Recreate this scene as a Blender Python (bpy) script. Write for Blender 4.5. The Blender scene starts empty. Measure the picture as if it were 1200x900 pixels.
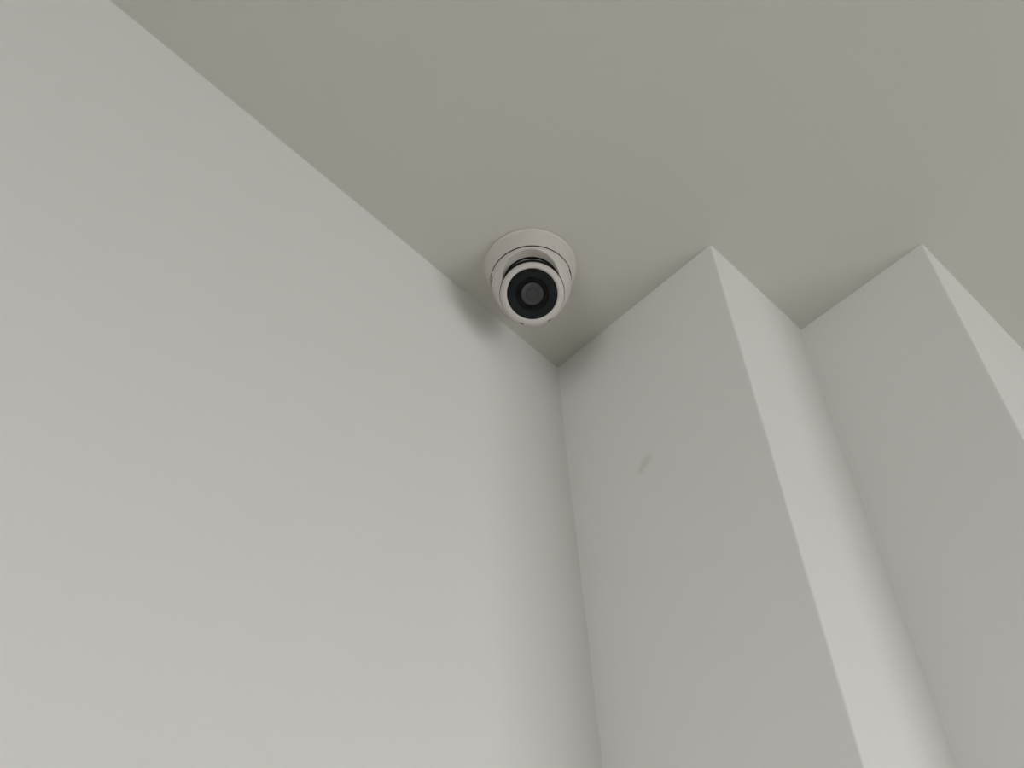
import bpy, bmesh, math
from mathutils import Vector, Matrix

# ------------------------------------------------------------------ camera
CEIL = 2.90                       # ceiling height (m)
H = 1.41                          # ceiling above the lens
COR = Vector((0.0, 0.0, CEIL))    # inner corner of the left wall, the stepped wall and the ceiling
CAM = COR - Vector((-0.46094349, 0.59674709, 1.0)) * H
PITCH, ROLL, YAW, FPX = 2.4867240703830324, -0.07062219749321395, 0.7128772917970093, 1639.478586105468

sc = bpy.context.scene
col = sc.collection
cam_data = bpy.data.cameras.new('camera')
cam_data.sensor_fit = 'HORIZONTAL'
cam_data.sensor_width = 36.0
cam_data.lens = FPX * 36.0 / 1200.0
cam_data.clip_start = 0.02
cam = bpy.data.objects.new('camera', cam_data)
cam.matrix_world = (Matrix.Translation(CAM) @ Matrix.Rotation(YAW, 4, 'Z')
                    @ Matrix.Rotation(PITCH, 4, 'X') @ Matrix.Rotation(ROLL, 4, 'Z'))
col.objects.link(cam)
sc.camera = cam

# ------------------------------------------------------------------ daylight and exposure
world = bpy.data.worlds.new('overcast_sky')
sc.world = world
world.use_nodes = True
wn = world.node_tree
bg = wn.nodes['Background']
tc_w = wn.nodes.new('ShaderNodeTexCoord')
sep_w = wn.nodes.new('ShaderNodeSeparateXYZ')
mr_w = wn.nodes.new('ShaderNodeMapRange')           # overcast sky over darker ground, hazy horizon
mr_w.interpolation_type = 'SMOOTHSTEP'
mr_w.inputs['From Min'].default_value = -0.12
mr_w.inputs['From Max'].default_value = 0.08
mix_w = wn.nodes.new('ShaderNodeMix')
mix_w.data_type = 'RGBA'
mix_w.inputs['A'].default_value = (0.52, 0.515, 0.505, 1)
mix_w.inputs['B'].default_value = (0.985, 0.985, 1.0, 1)
wn.links.new(tc_w.outputs['Generated'], sep_w.inputs[0])
wn.links.new(sep_w.outputs['Z'], mr_w.inputs['Value'])
wn.links.new(mr_w.outputs['Result'], mix_w.inputs['Factor'])
wn.links.new(mix_w.outputs['Result'], bg.inputs['Color'])
bg.inputs['Strength'].default_value = 6.8

WIN_X = 3.0                       # inner face of the window wall
WIN = (-0.2, 1.7, 0.10, 2.50)     # y0, y1, z0, z1 of the window opening
YB = -3.4                         # inner face of the wall behind the camera
FILL_WIN = (0.6, 2.1, 0.10, 2.50)     # x0, x1, z0, z1 of its unseen window, added for more light from the rear


def portal(name, sx, sy, loc, rot):
    pl = bpy.data.lights.new(name, 'AREA')
    pl.shape = 'RECTANGLE'
    pl.size, pl.size_y = sx, sy
    pl.cycles.is_portal = True
    po = bpy.data.objects.new(name, pl)
    po.location = loc
    po.rotation_euler = rot
    col.objects.link(po)


portal('window_portal', WIN[3] - WIN[2], WIN[1] - WIN[0],
       (WIN_X + 0.14, (WIN[0] + WIN[1]) / 2, (WIN[2] + WIN[3]) / 2), (0, math.radians(90), 0))
portal('window_portal', FILL_WIN[1] - FILL_WIN[0], FILL_WIN[3] - FILL_WIN[2],
       ((FILL_WIN[0] + FILL_WIN[1]) / 2, YB - 0.14, (FILL_WIN[2] + FILL_WIN[3]) / 2), (math.radians(90), 0, 0))

vs = sc.view_settings
vs.view_transform = 'Standard'
vs.look = 'None'
vs.gamma = 1.0
vs.use_curve_mapping = False
vs.exposure = 0.0
sc.cycles.max_bounces = 16
sc.cycles.diffuse_bounces = 10
sc.cycles.glossy_bounces = 4
sc.cycles.transparent_max_bounces = 8


# ------------------------------------------------------------------ materials
def material(name, rgb, rough=0.6, spec=0.5, bump=None, tint=0.0, tint_scale=3.0):
    m = bpy.data.materials.new(name)
    m.use_nodes = True
    nt = m.node_tree
    b = nt.nodes['Principled BSDF']
    b.inputs['Base Color'].default_value = (*rgb, 1)
    b.inputs['Roughness'].default_value = rough
    b.inputs['Specular IOR Level'].default_value = spec
    tc = nt.nodes.new('ShaderNodeTexCoord')
    if tint:
        n = nt.nodes.new('ShaderNodeTexNoise')
        n.inputs['Scale'].default_value = tint_scale
        n.inputs['Detail'].default_value = 3
        nt.links.new(tc.outputs['Object'], n.inputs['Vector'])
        mx = nt.nodes.new('ShaderNodeMix')
        mx.data_type = 'RGBA'
        mx.inputs['A'].default_value = (*[c * (1 - tint) for c in rgb], 1)
        mx.inputs['B'].default_value = (*[min(1, c * (1 + tint)) for c in rgb], 1)
        nt.links.new(n.outputs['Fac'], mx.inputs['Factor'])
        nt.links.new(mx.outputs['Result'], b.inputs['Base Color'])
    if bump:
        sc_, st = bump
        n2 = nt.nodes.new('ShaderNodeTexNoise')
        n2.inputs['Scale'].default_value = sc_
        n2.inputs['Detail'].default_value = 3
        nt.links.new(tc.outputs['Object'], n2.inputs['Vector'])
        bp = nt.nodes.new('ShaderNodeBump')
        bp.inputs['Strength'].default_value = st
        bp.inputs['Distance'].default_value = 0.001
        nt.links.new(n2.outputs['Fac'], bp.inputs['Height'])
        nt.links.new(bp.outputs['Normal'], b.inputs['Normal'])
    return m


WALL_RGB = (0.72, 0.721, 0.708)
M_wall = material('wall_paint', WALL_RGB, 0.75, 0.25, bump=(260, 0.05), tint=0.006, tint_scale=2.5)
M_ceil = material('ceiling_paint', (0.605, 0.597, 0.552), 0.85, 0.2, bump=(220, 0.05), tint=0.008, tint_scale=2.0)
M_floor = material('floor_oak', (0.20, 0.165, 0.125), 0.5, 0.4, tint=0.15, tint_scale=6)
M_frame = material('window_frame_paint', (0.75, 0.75, 0.74), 0.4)
M_plastic = material('white_plastic', (0.58, 0.56, 0.525), 0.42, 0.45, bump=(900, 0.03))
M_ring = material('white_face_plastic', (0.58, 0.555, 0.53), 0.38, 0.45)
M_gap = material('gap_shade_black', (0.012, 0.012, 0.012), 0.8, 0.2)  # black standing for shade inside gaps, seam and slots
M_slot = material('shadow_gap_grey', (0.05, 0.048, 0.045), 0.8, 0.2)
M_plate = material('black_sensor_plate', (0.010, 0.018, 0.022), 0.6, 0.2)
M_hood = material('lens_hood_black', (0.003, 0.005, 0.006), 0.7, 0.08)
M_lens = material('lens_grey_coating', (0.078, 0.088, 0.090), 0.30, 0.4)
M_iris = material('lens_inner_grey', (0.028, 0.033, 0.034), 0.4, 0.4)

# stain on the stepped wall's first face
M_step = material('stepped_wall_paint', WALL_RGB, 0.75, 0.25, bump=(260, 0.05), tint=0.006, tint_scale=2.5)


def add_stain(m, spots):
    nt = m.node_tree
    b = nt.nodes['Principled BSDF']
    src = b.inputs['Base Color'].links[0].from_socket
    tc = nt.nodes.new('ShaderNodeTexCoord')
    nz = nt.nodes.new('ShaderNodeTexNoise')
    nz.inputs['Scale'].default_value = 160
    nt.links.new(tc.outputs['Object'], nz.inputs['Vector'])
    total = None
    for (x, z, r, a) in spots:
        vd = nt.nodes.new('ShaderNodeVectorMath')
        vd.operation = 'DISTANCE'
        vd.inputs[1].default_value = (x, 0.0, z)
        nt.links.new(tc.outputs['Object'], vd.inputs[0])
        mr = nt.nodes.new('ShaderNodeMapRange')
        mr.interpolation_type = 'SMOOTHSTEP'
        mr.inputs['From Min'].default_value = 0.0
        mr.inputs['From Max'].default_value = r
        mr.inputs['To Min'].default_value = a
        mr.inputs['To Max'].default_value = 0.0
        nt.links.new(vd.outputs['Value'], mr.inputs['Value'])
        if total is None:
            total = mr.outputs['Result']
        else:
            ad = nt.nodes.new('ShaderNodeMath')
            ad.operation = 'MAXIMUM'
            nt.links.new(total, ad.inputs[0])
            nt.links.new(mr.outputs['Result'], ad.inputs[1])
            total = ad.outputs[0]
    mm = nt.nodes.new('ShaderNodeMath')
    mm.operation = 'MULTIPLY'
    nt.links.new(total, mm.inputs[0])
    m2 = nt.nodes.new('ShaderNodeMapRange')
    m2.inputs['From Min'].default_value = 0.2
    m2.inputs['From Max'].default_value = 0.8
    m2.inputs['To Min'].default_value = 0.75
    m2.inputs['To Max'].default_value = 1.25
    nt.links.new(nz.outputs['Fac'], m2.inputs['Value'])
    nt.links.new(m2.outputs['Result'], mm.inputs[1])
    mx = nt.nodes.new('ShaderNodeMix')
    mx.data_type = 'RGBA'
    mx.inputs['B'].default_value = (0.40, 0.36, 0.22, 1)
    nt.links.new(src, mx.inputs['A'])
    nt.links.new(mm.outputs[0], mx.inputs['Factor'])
    nt.links.new(mx.outputs['Result'], b.inputs['Base Color'])


add_stain(M_step, [(0.1085, CEIL - 0.2695, 0.012, 0.26), (0.1035, CEIL - 0.2735, 0.011, 0.34),
                   (0.0985, CEIL - 0.2785, 0.010, 0.26)])

# clear pane: fresnel reflection over transparency
M_pane = bpy.data.materials.new('clear_glass')
M_pane.use_nodes = True
_nt = M_pane.node_tree
_nt.nodes.remove(_nt.nodes['Principled BSDF'])
_tr = _nt.nodes.new('ShaderNodeBsdfTransparent')
_gl = _nt.nodes.new('ShaderNodeBsdfGlossy')
_gl.inputs['Roughness'].default_value = 0.03
_gl.inputs['Color'].default_value = (0.9, 0.97, 1.0, 1)
_fr = _nt.nodes.new('ShaderNodeFresnel')
_fr.inputs['IOR'].default_value = 1.27
_mx = _nt.nodes.new('ShaderNodeMixShader')
_nt.links.new(_fr.outputs[0], _mx.inputs[0])
_nt.links.new(_tr.outputs[0], _mx.inputs[1])
_nt.links.new(_gl.outputs[0], _mx.inputs[2])
_nt.links.new(_mx.outputs[0], _nt.nodes['Material Output'].inputs['Surface'])


# ------------------------------------------------------------------ mesh helpers
def link(name, bm, mat, parent=None, smooth=None, kind=None, label=None):
    bm.normal_update()
    if smooth is not None:
        lim = math.radians(smooth)
        for f in bm.faces:
            f.smooth = True
        for e in bm.edges:
            if len(e.link_faces) == 2 and e.calc_face_angle(0) > lim:
                e.smooth = False
    me = bpy.data.meshes.new(name)
    bm.to_mesh(me)
    bm.free()
    me.materials.append(mat)
    o = bpy.data.objects.new(name, me)
    col.objects.link(o)
    if parent:
        o.parent = parent
    if kind:
        o['kind'] = kind
    if label:
        o['label'] = label
    return o


def box(bm, lo, hi):
    r = bmesh.ops.create_cube(bm, size=1)
    for v in r['verts']:
        for k in range(3):
            v.co[k] = lo[k] if v.co[k] < 0 else hi[k]
    return r['verts']


def loft(bm, rings, cap_first=False, cap_last=False):
    vr = [[bm.verts.new(p) for p in ring] for ring in rings]
    n = len(vr[0])
    for a, b in zip(vr, vr[1:]):
        for i in range(n):
            j = (i + 1) % n
            bm.faces.new((a[i], a[j], b[j], b[i]))
    if cap_first:
        bm.faces.new(list(reversed(vr[0])))
    if cap_last:
        bm.faces.new(vr[-1])
    bmesh.ops.recalc_face_normals(bm, faces=bm.faces[:])
    return vr


def prism(bm, poly, z0, z1):
    lo = [bm.verts.new((x, y, z0)) for x, y in poly]
    hi = [bm.verts.new((x, y, z1)) for x, y in poly]
    n = len(poly)
    for i in range(n):
        j = (i + 1) % n
        bm.faces.new((lo[i], lo[j], hi[j], hi[i]))
    bm.faces.new(list(reversed(lo)))
    bm.faces.new(hi)
    bmesh.ops.recalc_face_normals(bm, faces=bm.faces[:])


# ------------------------------------------------------------------ room shell
A2 = Vector((-0.46094349, 0.59674709))
PB = (Vector((-0.28267509, 0.59514311)) - A2) * H
PC = (Vector((-0.28181713, 0.72174474)) - A2) * H
PD = (Vector((-0.15516519, 0.72345920)) - A2) * H
PE = PD + Vector((0.0077, 1.0)) * 0.29          # third return, ends beyond the frame
PG = PE + Vector((0.18, 0.0))                   # one more unseen step, added to shade the third return
PH = PG + Vector((0.0, 2.9))
XR, T = WIN_X, 0.14


def round_corner(p0, p, p1, r, n=4):
    """fillet of a plan corner (a plaster corner bead)"""
    a = (p0 - p).normalized()
    b = (p1 - p).normalized()
    half = math.acos(max(-1, min(1, a.dot(b)))) / 2
    t = r / math.tan(half)
    c = p + (a + b).normalized() * (r / math.sin(half))
    s, e = p + a * t, p + b * t
    out = []
    for k in range(n + 1):
        q = s.lerp(e, k / n) - c
        out.append(c + q.normalized() * r)
    return out


PA = Vector((0.0, 0.0))
PF = Vector((XR, PH.y))
front = [PA]
front += round_corner(PA, PB, PC, 0.0022)
front += [PC]
front += round_corner(PC, PD, PE, 0.0022)
front += [PE]
front += round_corner(PE, PG, PH, 0.0022)
front += [PH, PF]
back = [Vector((XR, PH.y + T)), Vector((0.0, PH.y + T))]
bm = bmesh.new()
prism(bm, [tuple(p) for p in front + back], 0, CEIL)
wall_back = link('wall_back', bm, M_step, smooth=30, kind='structure')

bm = bmesh.new()
box(bm, (-T, YB - T, 0), (0, PH.y + T, CEIL))
link('wall_left', bm, M_wall, kind='structure')
bm = bmesh.new()
a0, a1, c0, c1 = FILL_WIN
box(bm, (0, YB - T, 0), (a0, YB, CEIL))
box(bm, (a1, YB - T, 0), (XR + T, YB, CEIL))
box(bm, (a0, YB - T, 0), (a1, YB, c0))
box(bm, (a0, YB - T, c1), (a1, YB, CEIL))
link('wall_front', bm, M_wall, kind='structure')
# window wall: four boxes round the opening
bm = bmesh.new()
y0, y1, z0, z1 = WIN
box(bm, (XR, YB, 0), (XR + T, y0, CEIL))
box(bm, (XR, y1, 0), (XR + T, PH.y + T, CEIL))
box(bm, (XR, y0, 0), (XR + T, y1, z0))
box(bm, (XR, y0, z1), (XR + T, y1, CEIL))
link('wall_right', bm, M_wall, kind='structure')
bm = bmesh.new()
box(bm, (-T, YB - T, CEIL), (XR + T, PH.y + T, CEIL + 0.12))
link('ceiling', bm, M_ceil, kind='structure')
bm = bmesh.new()
box(bm, (-T, YB - T, -0.1), (XR + T, PH.y + T, 0))
link('floor', bm, M_floor, kind='structure')

# window frame, mullions and panes
bm = bmesh.new()
fw = 0.055
box(bm, (XR + 0.03, y0, z0), (XR + 0.10, y1, z0 + fw))
box(bm, (XR + 0.03, y0, z1 - fw), (XR + 0.10, y1, z1))
for k in range(3):
    yc = y0 + (y1 - y0 - fw) * k / 2
    box(bm, (XR + 0.03, yc, z0 + fw), (XR + 0.10, yc + fw, z1 - fw))
win = link('window_1', bm, M_frame, kind='structure')
for k in range(2):
    ya = y0 + (y1 - y0 - fw) * k / 2 + fw
    yb = y0 + (y1 - y0 - fw) * (k + 1) / 2
    bm = bmesh.new()
    box(bm, (XR + 0.062, ya, z0 + fw), (XR + 0.068, yb, z1 - fw))
    link('pane', bm, M_pane, parent=win)


bm = bmesh.new()
box(bm, (a0, YB - 0.10, c0), (a1, YB - 0.03, c0 + fw))
box(bm, (a0, YB - 0.10, c1 - fw), (a1, YB - 0.03, c1))
for k in range(3):
    xc = a0 + (a1 - a0 - fw) * k / 2
    box(bm, (xc, YB - 0.10, c0 + fw), (xc + fw, YB - 0.03, c1 - fw))
win = link('fill_window', bm, M_frame, kind='structure')  # unseen window, added to brighten the step faces turned to the rear
for k in range(2):
    xa = a0 + (a1 - a0 - fw) * k / 2 + fw
    xb = a0 + (a1 - a0 - fw) * (k + 1) / 2
    bm = bmesh.new()
    box(bm, (xa, YB - 0.068, c0 + fw), (xb, YB - 0.062, c1 - fw))
    link('pane', bm, M_pane, parent=win)


# caulk fillets along the ceiling line and the inner corners
def caulk(name, pts, normals, r, mat):
    """small concave fillet swept along a polyline; normals = pairs of the two surfaces' directions"""
    bm = bmesh.new()
    rings = []
    for p, (na, nb) in zip(pts, normals):
        c = p + (na + nb) * r
        ring = [p - (na + nb) * 0.0004]
        for k in range(5):
            a = math.pi / 2 * k / 4
            ring.append(c - na * r * math.cos(a) - nb * r * math.sin(a))
        rings.append(ring)
    loft(bm, rings, True, True)
    return link(name, bm, mat, smooth=40, kind='structure')


Z = Vector((0, 0, 1))
X = Vector((1, 0, 0))
Y = Vector((0, 1, 0))
caulk('trim_1', [Vector((0, 0, 0)), Vector((0, 0, CEIL))], [(X, -Y)] * 2, 0.0014, M_wall)
caulk('trim_2', [Vector((PC.x, PC.y, 0)), Vector((PC.x, PC.y, CEIL))], [(X, -Y)] * 2, 0.0010, M_wall)

# ------------------------------------------------------------------ turret camera on the ceiling
BASE = COR + Vector((0.07810423, -0.13265791, 0))
root = bpy.data.objects.new('security_camera', None)
root.empty_display_size = 0.05
root.location = BASE
col.objects.link(root)
root['label'] = 'white round turret security camera with black glass face, mounted on the ceiling by the corner'
root['category'] = 'security camera'

BALL = Vector((0, 0, -0.0555))
F = (CAM - (BASE + BALL)).normalized()                 # the way the eye looks
U = (Vector((F.x, F.y, 0)).normalized())               # horizontal heading
Uf = (Z - F * Z.dot(F)).normalized()                   # up in the face plane
Rf = F.cross(Uf).normalized()
# horizontal frame of the round base with the same handedness
Rh = Vector((Rf.x, Rf.y, 0)).normalized()
N = 96


def circ_h(r, z, n=N):
    return [U * (r * math.cos(t)) + Rh * (r * math.sin(t)) + Vector((0, 0, z))
            for t in (2 * math.pi * k / n for k in range(n))]


def circ_f(r, w, n=N, dx=0.0, dy=0.0):
    return [BALL + F * w + Uf * (r * math.cos(t) + dy) + Rf * (r * math.sin(t) + dx)
            for t in (2 * math.pi * k / n for k in range(n))]


SEAM_R, SEAM_Z = 0.0475, -0.0275
# base: mounting plate with a lip and a tapering skirt
bm = bmesh.new()
prof = [(0.0548, 0.0), (0.0558, -0.0006), (0.0560, -0.0030), (0.0553, -0.0042), (0.0545, -0.0046),
        (0.0540, -0.0056), (0.0530, -0.0085), (0.0512, -0.0160), (0.0492, -0.0245), (0.0486, SEAM_Z + 0.0012), (0.0474, SEAM_Z + 0.0007)]
loft(bm, [circ_h(r, z) for r, z in prof], True, True)
link('base', bm, M_plastic, root, smooth=35)
# dark ring painted as shade in the seam between the base and the turning housing
bm = bmesh.new()
loft(bm, [circ_h(0.0479, SEAM_Z + 0.0009), circ_h(0.0479, SEAM_Z - 0.0003)], True, True)
link('seam', bm, M_gap, root, smooth=35, label='thin dark seam between base and housing')

# housing: skirt from the seam round to the ring's back edge, notched over the eye


def fade(t, half):
    t = (t + math.pi) % (2 * math.pi) - math.pi
    return math.cos(t / half * math.pi / 2) if abs(t) < half else 0.0


HW = math.radians(62)
seam_r = circ_h(SEAM_R, SEAM_Z - 0.0007)


def bowl(k, u):
    """plain bowl surface of the housing, before the notch: seam at u=0, ring's back edge at u=1"""
    t = 2 * math.pi * k / N
    p0 = seam_r[k]
    p2 = BALL + F * 0.0088 + (Uf * math.cos(t) + Rf * math.sin(t)) * 0.0379
    d = U * math.cos(t) + Rh * math.sin(t)
    p1 = p0.lerp(p2, 0.5) + d * 0.0045 + Vector((0, 0, -0.0045))
    return p0 * (1 - u) ** 2 + p1 * 2 * u * (1 - u) + p2 * u * u


rings = [[] for _ in range(9)]
rim, inner = [], []
for k in range(N):
    t = 2 * math.pi * k / N
    g = fade(t, HW)
    uc = 1.0
    if g > 0:
        goal = 0.0379 + 0.0141 * g
        for q in range(201):
            p = bowl(k, q / 200) - BALL
            if (p - F * p.dot(F)).length <= goal:
                uc = q / 200
                break
    for i in range(9):
        rings[i].append(bowl(k, uc * i / 8))
    d = Uf * math.cos(t) + Rf * math.sin(t)
    rim.append(BALL + F * (0.0084 - 0.0095 * g) + d * (0.0376 + 0.0055 * g))
    inner.append(BALL + F * (0.0060 - 0.0200 * g) + d * (0.0375 + 0.0058 * g))
rings = [circ_h(SEAM_R - 0.0022, SEAM_Z - 0.0007), circ_h(SEAM_R - 0.0006, SEAM_Z - 0.0004)] + rings + [rim, inner]
bm = bmesh.new()
loft(bm, rings)
link('housing', bm, M_plastic, root, smooth=35)
# black body painted as the shade in the hollow behind the notch
bm = bmesh.new()
loft(bm, [circ_f(0.0335, 0.004), circ_f(0.0355, -0.012, dy=0.005), circ_f(0.032, -0.024, dy=0.006), circ_f(0.010, -0.030, dy=0.006)], True, True)
link('cavity_shade', bm, M_gap, root, smooth=35, label='black body painted as shade in the hollow behind the eye')

# eyeball: light collar, black ring painted as gap shade, face ring
bm = bmesh.new()
loft(bm, [circ_f(0.0330, -0.010, dy=0.006), circ_f(0.0345, -0.006, dy=0.006), circ_f(0.0348, -0.003, dy=0.006), circ_f(0.0340, 0.003, dy=0.004), circ_f(0.033, 0.005, dy=0.002)], True, True)
link('eyeball_collar', bm, M_plastic, root, smooth=35)
bm = bmesh.new()
loft(bm, [circ_f(0.0376, 0.0030, dy=0.0018), circ_f(0.0380, 0.0040, dy=0.0018), circ_f(0.0380, 0.0060, dy=0.0016), circ_f(0.0365, 0.0090)], True, True)
link('gap_shade', bm, M_gap, root, smooth=35, label='thin black ring painted as the shaded gap behind the face ring')
bm = bmesh.new()
prof = [(0.0360, 0.0086), (0.0368, 0.0088), (0.0372, 0.0096), (0.0372, 0.0150), (0.0368, 0.0185), (0.0357, 0.0212), (0.0338, 0.0228),
        (0.0318, 0.0234), (0.0304, 0.0233), (0.0297, 0.0228), (0.0293, 0.0218), (0.0292, 0.0195), (0.0292, 0.0130)]
loft(bm, [circ_f(r, w, dy=-0.0007 if r > 0.033 else 0.0) for r, w in prof])
ring_o = link('face_ring', bm, M_ring, root, smooth=40)
# two clip notches on the lower edge of the ring
for sx, ang in ((-1, 0.46), (1, 0.50)):
    bm = bmesh.new()
    a = math.pi + sx * ang
    for (da, ln, ww, tilt) in ((0.0, 0.0042, 0.0008, 0.0), (-sx * 0.05, 0.0016, 0.0010, 0.9)):
        aa = a + da
        d = Uf * math.cos(aa) + Rf * math.sin(aa)
        tn = -Uf * math.sin(aa) + Rf * math.cos(aa)
        tn2 = tn * math.cos(tilt) + d * math.sin(tilt)
        d2 = d * math.cos(tilt) - tn * math.sin(tilt)
        c = BALL + d * 0.0357 + F * 0.0211 - Uf * 0.0007
        vs_ = box(bm, (-ln / 2, -ww / 2, -0.0008), (ln / 2, ww / 2, 0.0008))
        for v in vs_:
            v.co = c + tn2 * v.co.x + d2 * v.co.y + F * v.co.z
    link('clip_notch', bm, M_slot, ring_o, label='small dark clip notch on the face ring')
for k, u in ((N - 21, 0.12), (20, 0.26)):
    bm = bmesh.new()
    c = bowl(k % N, u)
    tn = (bowl((k + 1) % N, u) - bowl((k - 1) % N, u)).normalized()
    dn = (bowl(k % N, u + 0.02) - bowl(k % N, u - 0.02)).normalized()
    nn = tn.cross(dn).normalized()
    for v in box(bm, (-0.0034, -0.0006, -0.0006), (0.0034, 0.0006, 0.0006)):
        v.co = c + tn * v.co.x + dn * (v.co.y + v.co.x * 0.12) + nn * v.co.z
    link('latch_slot', bm, M_gap, root, label='short dark latch slot beside the seam')

# black face: sensor plate, hood, lens, infrared LEDs, front pane
bm = bmesh.new()
loft(bm, [circ_f(0.0294, 0.0128), circ_f(0.0294, 0.0150)], True, True)
link('sensor_plate', bm, M_plate, root, smooth=35)
bm = bmesh.new()
loft(bm, [circ_f(0.0192, 0.0148), circ_f(0.0190, 0.0172), circ_f(0.0184, 0.0178), circ_f(0.0150, 0.0178), circ_f(0.0136, 0.0170), circ_f(0.0132, 0.0150)])
hood = link('lens_hood', bm, M_hood, root, smooth=35)
bm = bmesh.new()
prof = [(0.0133, 0.0152), (0.0128, 0.0157), (0.0110, 0.0163), (0.0080, 0.0168), (0.0040, 0.0171), (0.0008, 0.0172)]
loft(bm, [circ_f(r, w, 48) for r, w in prof], False, True)
lens = link('lens', bm, M_lens, root, smooth=60, label='grey domed lens')
bm = bmesh.new()
loft(bm, [circ_f(0.0074, 0.0167, 40), circ_f(0.0072, 0.0172, 40), circ_f(0.0064, 0.0173, 40), circ_f(0.0062, 0.0168, 40)])
link('lens_ring', bm, M_iris, lens, smooth=40)
bm = bmesh.new()
loft(bm, [circ_f(0.0293, 0.0190), circ_f(0.0293, 0.0203)], True, True)
link('glass_pane', bm, M_pane, root, smooth=35, label='clear flat glass over the black face')
